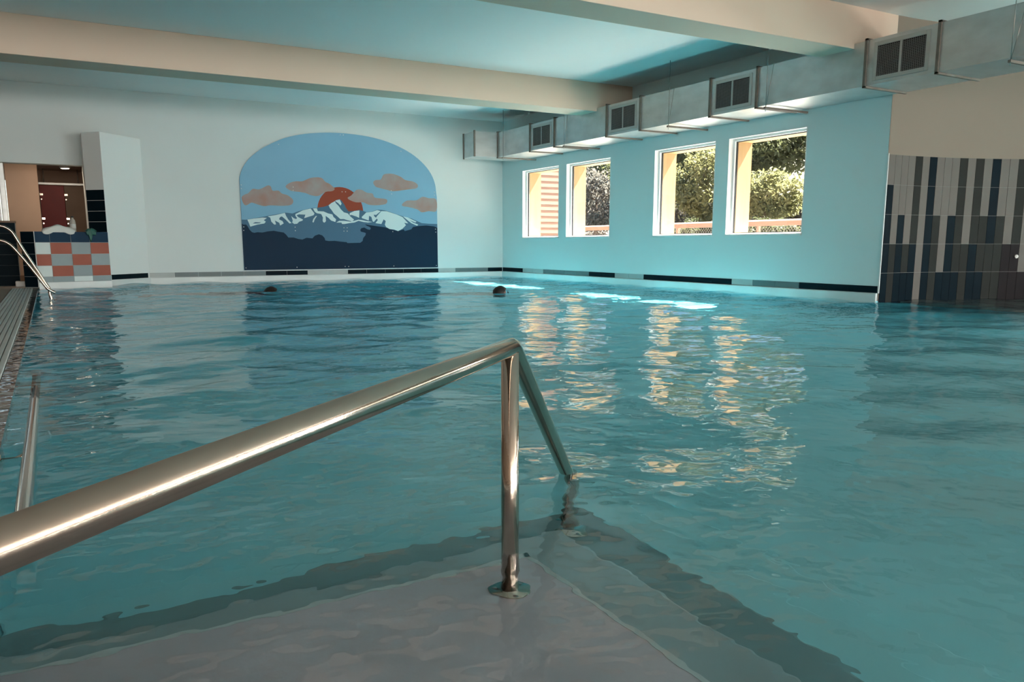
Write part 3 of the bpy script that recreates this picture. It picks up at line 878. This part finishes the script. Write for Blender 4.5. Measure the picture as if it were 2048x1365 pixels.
def bend_path(pts, rad=0.03, k=5):
    res = [Vector(pts[0])]
    for i in range(1, len(pts) - 1):
        a, b, c = Vector(pts[i - 1]), Vector(pts[i]), Vector(pts[i + 1])
        d1, dd = (a - b).normalized(), (c - b).normalized()
        r = min(rad, (a - b).length * 0.45, (c - b).length * 0.45)
        p0, p1 = b + d1 * r, b + dd * r
        for j in range(k + 1):
            t = j / k
            res.append(p0 * (1 - t) ** 2 + b * 2 * t * (1 - t) + p1 * t * t)
    res.append(Vector(pts[-1]))
    return res


foot2 = Vector((low_end.x, low_end.y, -0.578))
part(MB().tube(bend_path([start, top, low_end, foot2], 0.016, 4), R_T, 32), 'rail_tube', M['steel'], hr)
part(MB().tube([(0.843, 1.496, -0.218), (0.843, 1.496, 0.452)], R_T - 0.0008, 32), 'post', M['steel'], hr)


def flange(cx, cy_, z):
    fl = part(MB().lathe((cx, cy_, z), [(0.046, 0.0), (0.047, 0.002), (0.047, 0.006), (0.045, 0.008), (0.024, 0.008), (0.022, 0.012)], 32), 'base_flange', M['steel'], hr)
    for k in range(3):
        a = 0.4 + k * 2.094
        x, y = cx + 0.035 * math.cos(a), cy_ + 0.035 * math.sin(a)
        part(MB().lathe((x, y, z + 0.008), [(0.0055, 0.0), (0.0055, 0.003), (0.003, 0.005)], 10), 'bolt', M['steel_dark'], fl).location = (0, 0, 0)


flange(0.843, 1.496, -0.219)
flange(foot2.x, foot2.y, -0.579)
part(MB().tube([(start.x, start.y, 0.02), (start.x, start.y, 0.462)], R_T - 0.0008, 24), 'post', M['steel'], hr)

wr = thing('wall_grab_rail', 'thin steel grab rail along the left pool side, dipping under the water', 'handrail', (-0.105, 3, 0))
part(MB().tube([(-0.1045, 1.97, 0.048), (-0.105, 2.1, 0.045), (-0.111, 4.06, -0.004), (-0.112, 4.9, -0.035)], 0.0195, 20), 'rail_tube', M['steel'], wr)
for y, z in ((2.02, 0.047), (3.0, 0.023), (4.6, -0.022)):
    bk = part(MB().tube([(-0.197, y, z - 0.03), (-0.15, y, z - 0.03), (-0.108, y, z - 0.012)], 0.007, 10), 'bracket', M['steel'], wr)
    part(MB().tube([(-0.198, y, z - 0.03), (-0.188, y, z - 0.03)], 0.02, 14), 'bracket_plate', M['steel'], bk).location = (0, 0, 0)

ld = thing('stair_handrail', 'double curved steel handrail entering the water by the left deck', 'handrail', (-0.5, 11.69, 0.02))
YL = 11.69
part(MB().tube(smooth([Vector((x, YL, z)) for x, z in ((-0.98, 0.02), (-0.98, 0.40), (-0.95, 0.72), (-0.82, 0.88), (-0.60, 0.905), (-0.49, 0.900), (-0.44, 0.885), (-0.376, 0.830), (-0.31, 0.69),
               (-0.248, 0.559), (-0.14, 0.345), (-0.058, 0.175), (-0.038, 0.13), (-0.037, 0.06), (-0.037, -0.35))], 4)[:-4], 0.0185, 14), 'upper_rail', M['steel'], ld)
part(MB().tube(smooth([Vector((x, YL - 0.01, z)) for x, z in ((-0.97, 0.45), (-0.92, 0.62), (-0.78, 0.715), (-0.60, 0.735), (-0.509, 0.727), (-0.449, 0.708), (-0.391, 0.660), (-0.32, 0.56),
               (-0.256, 0.463), (-0.15, 0.29), (-0.06, 0.138), (-0.040, 0.10))], 4)[:-4], 0.0185, 14), 'lower_rail', M['steel'], ld)

# ------------------------------------------------------------------ room seen through the opening at the back left
struct(MB().box(-0.58, -0.075, 17.4, 17.7, 0.02, 2.6).build('wall_pink', M['pink'], bevel=0.004), 'pink plastered wall end behind the half wall')
struct(MB().box(-6, 1.6, YA + 0.25, 24, 2.25, 2.35).build('ceiling_back', M['pink']), 'low ceiling of the changing area at the back left')
struct(MB().box(-0.3, 2.4, 20.45, 20.6, 0.02, 2.4).build('wall_changing', M['pink']), 'rear wall of the changing area')
struct(MB().box(1.6, 1.75, YA + 0.25, 20.6, 0.02, 2.4).build('wall_changing_side', M['pink']), 'side wall of the changing area')
nav = struct(MB().box(-3.2, -0.44, 15.30, 15.60, 0.02, 1.02).build('wall_low', M['grout_warm']), 'low navy tiled wall behind the stair handrail')
for r_ in range(6):
    for k in range(7):
        z1 = 1.02 - 0.168 * r_
        MB().box(-0.445 - 0.4 * k - 0.397, -0.445 - 0.4 * k, 15.293, 15.30, max(0.024, z1 - 0.165), z1).build('tile', M['t_dark'], nav)
MB().box(-3.2, -0.43, 15.27, 15.62, 1.02, 1.05).build('coping', M['brown_panel'], nav)
pst = thing('steel_post', 'slim grey metal post beside the pink wall end', 'post', (-0.60, 15.75, 1.05))
part(MB().box(-0.615, -0.535, 15.72, 15.80, 1.05, 1.98), 'post_profile', M['steel_dark'], pst, bevel=0.006)
part(MB().box(-0.605, -0.545, 15.71, 15.72, 1.05, 1.98), 'post_face', M['galv'], pst)
wl = thing('window_5', 'bright timber framed window at the far left edge', None, (-1.6, 15.50, 1.05))
wl['kind'] = 'structure'
part(MB().box(-0.705, -0.640, 15.44, 15.50, 1.05, 1.80).box(-3.1, -0.705, 15.44, 15.50, 1.74, 1.80), 'window_frame', M['larch'], wl)
part(MB().box(-0.640, -0.618, 15.43, 15.51, 1.05, 1.82).box(-3.1, -0.618, 15.43, 15.51, 1.80, 1.84), 'outer_trim', M['frame'], wl)
part(MB().add([(-3.1, 15.47, 1.05), (-0.705, 15.47, 1.05), (-0.705, 15.47, 1.74), (-3.1, 15.47, 1.74)], [(0, 1, 2, 3)]), 'pane', M['glass'], wl)
struct(MB().box(-6, -0.63, 15.45, 15.60, 1.84, 1.985).build('trim_3', M['pink']), 'plaster strip over the far left window')

for i, (x0, x1, mt, lab) in enumerate(((-0.072, 0.378, 'red_panel', 'glossy dark red cubicle door behind the half wall'), (0.384, 0.95, 'brown_panel', 'glossy brown cubicle door right of the red one'))):
    d = thing('cubicle_door', lab, 'door', ((x0 + x1) / 2, 20.0, 0.02), 'cubicle doors in the changing area')
    part(MB().box(x0, x1, 20.0, 20.03, 0.14, 1.91), 'door_leaf', M[mt], d, bevel=0.004)
    for z in (1.72, 1.22, 0.5):
        h = part(MB().box(x0 - 0.004, x0 + 0.055, 19.985, 20.0, z - 0.02, z + 0.02), 'hinge', M['steel'], d)
        part(MB().tube([(x0 + 0.02, 19.98, z - 0.10), (x0 + 0.02, 20.0, z - 0.10)], 0.014, 10), 'hinge_bolt', M['steel'], h).location = (0, 0, 0)
    part(MB().tube([(x0 + 0.03, 20.015, 0.02), (x0 + 0.03, 20.015, 0.14)], 0.012, 8), 'foot', M['steel'], d)
rl = thing('cubicle_rail', 'slim rail above the cubicle doors', 'rail', (0.4, 20, 1.95))
part(MB().box(-0.09, 1.2, 19.98, 20.05, 1.925, 1.965), 'rail_profile', M['galv'], rl)
for x in (0.02, 0.66):
    part(MB().tube([(x, 20.015, 1.965), (x, 20.015, 2.25)], 0.01, 8), 'rail_hanger', M['steel_dark'], rl)

M['lamp_glow'] = bpy.data.materials.new('lamp_glow')
M['lamp_glow'].use_nodes = True
pb = M['lamp_glow'].node_tree.nodes['Principled BSDF']
pb.inputs['Emission Color'].default_value = (1.0, 0.80, 0.60, 1)
pb.inputs['Emission Strength'].default_value = 6.0
for x, y, lab in ((0.30, 16.15, 'small round ceiling lamp just behind the opening header'), (0.50, 18.0, 'small round ceiling lamp in the middle of the changing area'), (0.42, 19.3, 'small round ceiling lamp above the cubicle doors')):  # the header lamp is added out of view to light the pink wall
    lp = thing('ceiling_lamp', lab, 'lamp', (x, y, 2.25), 'ceiling lamps of the changing area')
    part(MB().lathe((x, y, 2.215), [(0.085, 0.0), (0.10, 0.010), (0.10, 0.034)], 20), 'lamp_housing', M['frame'], lp)
    part(MB().lathe((x, y, 2.209), [(0.070, 0.0), (0.078, 0.005)], 20), 'diffuser', M['lamp_glow'], lp)
area_light('lamp_light', (0.30, 16.15, 2.200), (math.radians(20), 0, 0), 0.15, 0.15, 13, (1.0, 0.78, 0.58))  # light of the added lamp, hidden behind the header

# things left on the half wall and by its foot
def cloth(name, label, cat, cx, cy_, z, sx, sy, material, seed, hang=0.0, lift=0.05):
    """a crumpled piece of fabric lying on a wall top, one edge hanging over the front"""
    rnd = np.random.default_rng(seed)
    nx, ny = 26, 18
    v = []
    ph = rnd.random(8) * 6.28
    for j in range(ny):
        for i in range(nx):
            u, w = i / (nx - 1), j / (ny - 1)
            x = (u - 0.5) * sx * (0.86 + 0.14 * math.sin(3 * w + ph[0]))
            y = (w - 0.35) * sy + 0.02 * math.sin(7 * u + ph[1])
            h = lift * math.sin(math.pi * min(1, max(0, u))) ** 0.7 * math.sin(math.pi * min(1, max(0.02, w))) ** 0.6
            h += 0.012 * math.sin(14 * u + 5 * w + ph[2]) * math.sin(9 * w + ph[3])
            zz = z + 0.004 + max(0, h)
            if w < 0.28 and hang:
                t = (0.28 - w) / 0.28
                zz = z + 0.004 - hang * t * (0.35 + 0.65 * max(0, math.sin(2.6 * u * math.pi + ph[4]))) + max(0, h) * (1 - t)
                y = (0.28 - 0.35) * sy - 0.012 * (1 - t)
            v.append((cx + x + uh.x * 0, cy_ + y + (x * uh.y / uh.x), zz))
    f = [(j * nx + i, j * nx + i + 1, (j + 1) * nx + i + 1, (j + 1) * nx + i) for j in range(ny - 1) for i in range(nx - 1)]
    o = MB().add(v, f, True).build(name, material)
    sd = o.modifiers.new('thick', 'SOLIDIFY')
    sd.thickness = 0.006
    sd.offset = 1.0
    return tag(o, label, cat)


cloth('towel', 'crumpled white towel on top of the checked half wall', 'towel', 0.15, 14.474, 0.878, 0.45, 0.19, M['white_cloth'], 3, hang=0.05, lift=0.085)
cloth('rubber_glove', 'green rubber glove hanging over the half wall beside the pillar', 'glove', 0.60, 14.556, 0.878, 0.17, 0.16, M['green_cloth'], 9, hang=0.16, lift=0.04)
bt = thing('plastic_bottle', 'translucent plastic bottle standing on the half wall', 'bottle', (0.36, 14.78, 0.874))
part(MB().lathe((0.36, 14.78, 0.874), [(0.040, 0), (0.043, 0.008), (0.043, 0.15), (0.036, 0.185), (0.018, 0.21), (0.016, 0.225)], 20), 'bottle_body', M['bottle'], bt)
part(MB().lathe((0.36, 14.78, 1.099), [(0.020, 0), (0.020, 0.022), (0.018, 0.026)], 16), 'screw_cap', M['cap'], bt)
part(MB().lathe((0.36, 14.78, 0.93), [(0.0436, 0), (0.0436, 0.07)], 20), 'bottle_label', M['white_plastic'], bt)
bx_ = thing('storage_box', 'small white box with a brown carton on it at the foot of the half wall', 'box', (-0.42, 14.92, 0.02))
part(MB().box(-0.50, -0.37, 14.86, 15.0, 0.02, 0.11), 'box_body', M['white_plastic'], bx_, bevel=0.012)
part(MB().box(-0.43, -0.37, 14.88, 14.98, 0.112, 0.20), 'carton', M['cardboard'], bx_, bevel=0.004)

# ------------------------------------------------------------------ swimmers
def body_mesh(name, joints, edges, radii, material, root=0, parent=None):
    me = bpy.data.meshes.new(name)
    me.from_pydata([tuple(j) for j in joints], edges, [])
    o = bpy.data.objects.new(name, me)
    COL.objects.link(o)
    sk = o.modifiers.new('skin', 'SKIN')
    sk.use_smooth_shade = True
    me.skin_vertices.new(name='skin') if not me.skin_vertices else None
    for i, r in enumerate(radii):
        me.skin_vertices[0].data[i].radius = (r, r) if not isinstance(r, tuple) else r
        me.skin_vertices[0].data[i].use_root = (i == root)
    ss = o.modifiers.new('sub', 'SUBSURF')
    ss.levels = ss.render_levels = 2
    me.materials.append(material)
    # realise the surface so that the body is one plain mesh
    dg_ = bpy.context.evaluated_depsgraph_get()
    me2 = bpy.data.meshes.new_from_object(o.evaluated_get(dg_))
    o.modifiers.clear()
    o.data = me2
    if parent:
        o.parent = parent
    return o


def swimmer(label, loc, heading, tilt, head_up, suit, hair):
    """prone swimmer, head at the surface; x forward along the body, z up, origin at the neck on the water surface"""
    p = thing('person', label, 'person', loc)
    p.rotation_euler = (0, 0, heading)
    t = tilt
    J = [(-0.62, 0, -0.16 - t * 0.6), (-0.42, 0, -0.14 - t * 0.4), (-0.20, 0, -0.09 - t * 0.2), (-0.04, 0, -0.05), (0.05, 0, 0.0 + head_up * 0.3), (0.11, 0, head_up + 0.01), (0.17, 0, head_up + 0.02), (0.215, 0, head_up + 0.005),
         (-0.72, 0.09, -0.20 - t * 0.7), (-1.10, 0.10, -0.30 - t), (-1.48, 0.10, -0.36 - t * 1.2), (-1.66, 0.11, -0.36 - t * 1.2),
         (-0.72, -0.09, -0.20 - t * 0.7), (-1.08, -0.12, -0.26 - t), (-1.45, -0.12, -0.40 - t * 1.2), (-1.63, -0.13, -0.42 - t * 1.2),
         (-0.05, 0.18, -0.07), (0.12, 0.34, -0.12), (0.34, 0.26, -0.14), (0.43, 0.22, -0.14),
         (-0.05, -0.18, -0.07), (0.10, -0.36, -0.14), (0.32, -0.28, -0.16), (0.41, -0.24, -0.16)]
    E = [(0, 1), (1, 2), (2, 3), (3, 4), (4, 5), (5, 6), (6, 7), (0, 8), (8, 9), (9, 10), (10, 11), (0, 12), (12, 13), (13, 14), (14, 15),
         (3, 16), (16, 17), (17, 18), (18, 19), (3, 20), (20, 21), (21, 22), (22, 23)]
    Rr = [0.15, 0.13, 0.16, 0.13, 0.06, 0.085, 0.09, 0.06, 0.085, 0.06, 0.04, 0.03, 0.085, 0.06, 0.04, 0.03, 0.06, 0.045, 0.032, 0.028, 0.06, 0.045, 0.032, 0.028]
    b = body_mesh('body', J, E, Rr, M['skin'], 0, p)
    # nose, ears and eyes on the face, looking along +x
    hz = head_up + 0.02
    MB().add([(0.245, -0.014, hz + 0.012), (0.245, 0.014, hz + 0.012), (0.282, 0, hz - 0.006), (0.240, 0, hz + 0.045)], [(0, 2, 1), (0, 3, 2), (1, 2, 3), (0, 1, 3)], True).build('nose', M['skin'], p)
    for s in (-1, 1):
        MB().lathe((0.135, s * 0.088, hz - 0.01), [(0.006, -0.026), (0.016, -0.012), (0.018, 0.010), (0.008, 0.026)], 10).build('ear', M['skin'], p)
        MB().lathe((0.243, s * 0.034, hz + 0.028), [(0.004, -0.009), (0.011, 0.0), (0.004, 0.009)], 8).build('eye', M['hair'], p)
    # hair: cap over crown and nape
    v, f = [], []
    nu, nv = 18, 9
    for j in range(nv):
        for i in range(nu):
            a = 2 * math.pi * i / nu
            e = math.radians(90 - 105 * j / (nv - 1))
            front = max(0, math.cos(a))
            e2 = e + front * (1 - (j == 0)) * math.radians(55) * j / (nv - 1)
            rx, ry, rz = 0.108, 0.097, 0.108
            wob = 1 + 0.03 * math.sin(5 * a + j)
            v.append((0.145 + rx * wob * math.cos(e2) * math.cos(a) - 0.012, ry * wob * math.cos(e2) * math.sin(a), hz + 0.012 + rz * wob * math.sin(e2)))
    for j in range(nv - 1):
        for i in range(nu):
            f.append((j * nu + i, (j + 1) * nu + i, (j + 1) * nu + (i + 1) % nu, j * nu + (i + 1) % nu))
    MB().add(v, f, True).build('hair', hair, p)
    # swimsuit: a sleeve over the hips
    v, f = [], []
    for j in range(5):
        x = -0.74 + 0.10 * j
        zc = -0.175 + 0.012 * j - t * 0.5
        for i in range(16):
            a = 2 * math.pi * i / 16
            v.append((x, 0.185 * math.cos(a), zc + 0.158 * math.sin(a)))
    for j in range(4):
        for i in range(16):
            f.append((j * 16 + i, j * 16 + (i + 1) % 16, (j + 1) * 16 + (i + 1) % 16, (j + 1) * 16 + i))
    MB().add(v, f, True).build('swimsuit', suit, p)
    return p


swimmer('swimmer with dark wet hair, head above the water near the sunlit patch', (5.42, 10.17, -0.085), math.radians(-25), 0.05, 0.045, M['swimsuit'], M['hair'])
swimmer('swimmer low in the water in front of the mural, dark hair', (2.62, 11.95, -0.075), math.radians(-20), 0.0, 0.015, M['swimsuit'], M['hair'])

# ------------------------------------------------------------------ outside: terrace, hillside, fence, wing, shrubs and trees
struct(MB().box(XB + 0.4, 14.2, 4.5, 30, -0.5, -0.05).build('ground_terrace', M['asphalt']), 'paved terrace outside the windows')


def hill_z(x, y):
    t = max(0.0, x - 14.0)
    return -0.05 + 0.33 * t + 0.006 * t * t + 0.35 * math.sin(0.7 * y + 0.3 * x) * min(1, t / 2) + 0.25 * math.sin(1.7 * y - 0.9 * x) * min(1, t / 2)


v, f = [], []
nxh, nyh = 40, 60
for j in range(nyh):
    for i in range(nxh):
        x, y = 14.0 + 22.0 * (i / (nxh - 1)) ** 1.3, 4 + 44.0 * j / (nyh - 1)
        v.append((x, y, hill_z(x, y)))
for j in range(nyh - 1):
    for i in range(nxh - 1):
        f.append((j * nxh + i, j * nxh + i + 1, (j + 1) * nxh + i + 1, (j + 1) * nxh + i))
struct(MB().add(v, f, True).build('ground_hillside', M['hill']), 'dry scrubby hillside rising behind the fence')

wing = thing('timber_wing', 'horizontally boarded timber wing outside the window nearest to the mural', 'building', (10, 17, 0))
part(MB().box(XB + 0.45, 10.95, 17.0, 19.5, -0.05, 3.6), 'wing_core', M['larch'], wing)
nb = 26
for k in range(nb):
    z0 = -0.02 + k * 0.138
    o = part(MB().add([(XB + 0.46, 16.975, z0), (10.98, 16.975, z0), (10.98, 16.985, z0 + 0.132), (XB + 0.46, 16.985, z0 + 0.132),
                       (XB + 0.46, 17.0, z0), (10.98, 17.0, z0), (10.98, 17.0, z0 + 0.132), (XB + 0.46, 17.0, z0 + 0.132)],
                      [(0, 1, 2, 3), (4, 7, 6, 5), (0, 4, 5, 1), (1, 5, 6, 2), (2, 6, 7, 3), (3, 7, 4, 0)]), 'board', M['larch'], wing)

XF = 12.5
fence = thing('wire_fence', 'low wire mesh fence with a wooden top rail outside the windows', 'fence', (XF, 13, -0.05))
part(MB().box(XF - 0.05, XF + 0.06, 7.0, 24.0, 1.045, 1.135), 'top_rail', M['larch'], fence)
part(MB().box(XF - 0.06, XF + 0.07, 7.0, 24.0, 1.136, 1.165), 'rail_cap', M['frame'], fence)
for y in (7.2, 9.62, 12.05, 14.5, 17.0, 19.5, 22.0):
    part(MB().box(XF + 0.07, XF + 0.13, y - 0.03, y + 0.03, -0.05, 1.30 if y < 10 else 1.12), 'fence_post', M['frame'] if y < 10 else M['larch'], fence)
mb = MB()
y = 7.0
while y < 22.9:
    for s_ in (-1, 1):
        a, b = Vector((XF, y if s_ > 0 else y + 1.09, -0.05)), Vector((XF, y + 1.09 if s_ > 0 else y, 1.04))
        w_ = Vector((0, 0.0035, 0))
        mb.add([a - w_, a + w_, b + w_, b - w_], [(0, 1, 2, 3)])
    y += 0.075
wm = part(mb, 'wire_mesh', M['wire'], fence)
wm['kind'] = 'stuff'


def shrub(name, label, cat, x, y, rx, rz, material, seed, n=5200, leaf=0.085, zc=None, group=None):
    """a bush or small tree: stem, and leaf sprays gathered in lumps through the crown"""
    rnd = np.random.default_rng(seed)
    zb_ = (hill_z(x, y) if x > 14 else -0.05) - 0.08
    zc = max(zb_ + 0.8 * rz, zc if zc is not None else zb_ + rz) - zb_
    t = thing(name, label, cat, (x, y, zb_), group)
    mbt = MB().tube([(0, 0, 0), (0.05 * rx, 0.03 * rx, zc * 0.5), (0.0, 0.0, zc + rz * 0.5)], [0.05 * rx + 0.03, 0.04 * rx + 0.02, 0.02], 8)
    for k in range(7):
        a = rnd.random() * 6.28
        h0 = max(0.1, zc - 0.6 * rz + 0.7 * rz * rnd.random())
        mbt.tube([(0, 0, h0), (0.35 * rx * math.cos(a), 0.35 * rx * math.sin(a), h0 + 0.25 * rz), (0.75 * rx * math.cos(a), 0.75 * rx * math.sin(a), h0 + 0.45 * rz)], [0.03, 0.02, 0.008], 6)
    mbt.build('stem', M['bark'], t)
    nl = 46
    d = rnd.normal(size=(nl, 3))
    d /= np.linalg.norm(d, axis=1)[:, None]
    cen = d * (0.55 + 0.42 * rnd.random((nl, 1))) * np.array([rx, rx, rz])
    which = rnd.integers(0, nl, n)
    off = rnd.normal(size=(n, 3)) * np.array([rx, rx, rz]) * 0.15
    pos = cen[which] + off + np.array([0, 0, zc])
    pos = pos[pos[:, 2] > 0.05]
    n = len(pos)
    nrm = rnd.normal(size=(n, 3)) + np.array([0.5, 0, 0.8]) + off[:n] * 1.0
    nrm /= np.linalg.norm(nrm, axis=1)[:, None]
    tg = np.cross(nrm, rnd.normal(size=(n, 3)))
    tg /= np.linalg.norm(tg, axis=1)[:, None]
    bt_ = np.cross(nrm, tg)
    L = leaf * (0.6 + 0.8 * rnd.random((n, 1)))
    vs = np.stack([pos - tg * L, pos + bt_ * L * 0.42 + nrm * L * 0.1, pos + tg * L, pos - bt_ * L * 0.42 + nrm * L * 0.1], 1).reshape(-1, 3)
    me = bpy.data.meshes.new('foliage')
    me.from_pydata([tuple(p) for p in vs], [], [(4 * i, 4 * i + 1, 4 * i + 2, 4 * i + 3) for i in range(n)])
    me.materials.append(material)
    o = bpy.data.objects.new('foliage', me)
    COL.objects.link(o)
    o.parent = t
    return t


G1 = 'shrubs and trees on the hillside'
for i, (kind, lab, px, py, X, rx, rz, mt, n_, lf) in enumerate((
        ('tree', 'yellow green tree with a low spreading branch in the window nearest the bay', 1530, 388, 16.0, 1.0, 0.60, 'leaf_a', 6500, 0.065),
        ('tree', 'green tree filling the top of the window nearest the bay', 1555, 290, 18.6, 1.7, 0.85, 'leaf_b', 8000, 0.085),
        ('shrub', 'greyish dry shrub low at the right in the window nearest the bay', 1612, 425, 18.4, 0.6, 0.5, 'leaf_c', 4000, 0.06),
        ('tree', 'yellow green tree filling the right of the window second from the bay', 1408, 372, 16.0, 0.80, 1.05, 'leaf_a', 6500, 0.065),
        ('tree', 'green tree in the upper left of the window second from the bay', 1358, 318, 18.6, 1.5, 0.85, 'leaf_b', 8000, 0.085),
        ('shrub', 'greyish dry shrub low in the window second from the bay', 1362, 410, 17.2, 0.8, 0.65, 'leaf_c', 4500, 0.06),
        ('tree', 'dark green tree at the top of the window second from the mural', 1200, 345, 18.6, 1.6, 0.85, 'leaf_b', 8000, 0.085),
        ('shrub', 'greyish dry shrub behind the rail in the window second from the mural', 1192, 405, 16.4, 1.2, 0.95, 'leaf_c', 7000, 0.065),
        ('tree', 'tall far tree high on the slope in the window nearest the bay', 1560, 275, 24.0, 2.4, 1.6, 'leaf_b', 7000, 0.13),
        ('tree', 'tall far tree high on the slope in the window second from the bay', 1380, 300, 24.0, 2.2, 1.6, 'leaf_b', 7000, 0.13),
        ('tree', 'tall far tree high on the slope in the window second from the mural', 1195, 330, 24.0, 2.2, 1.6, 'leaf_b', 7000, 0.13),
        ('shrub', 'small leafy shrub below the fence rail in the window nearest the bay', 1545, 466, 14.6, 0.55, 0.35, 'leaf_b', 2200, 0.05),
        ('shrub', 'small leafy shrub below the fence rail in the window second from the bay', 1392, 466, 14.6, 0.55, 0.35, 'leaf_b', 2200, 0.05))):
    d_ = ray(px, py)
    c_ = Vector((0, 0, EYE)) + d_ * (X / d_.x)
    shrub(kind, lab, kind, c_.x, c_.y, rx, rz, M[mt], 20 + i, n_, lf, zc=c_.z, group=G1)
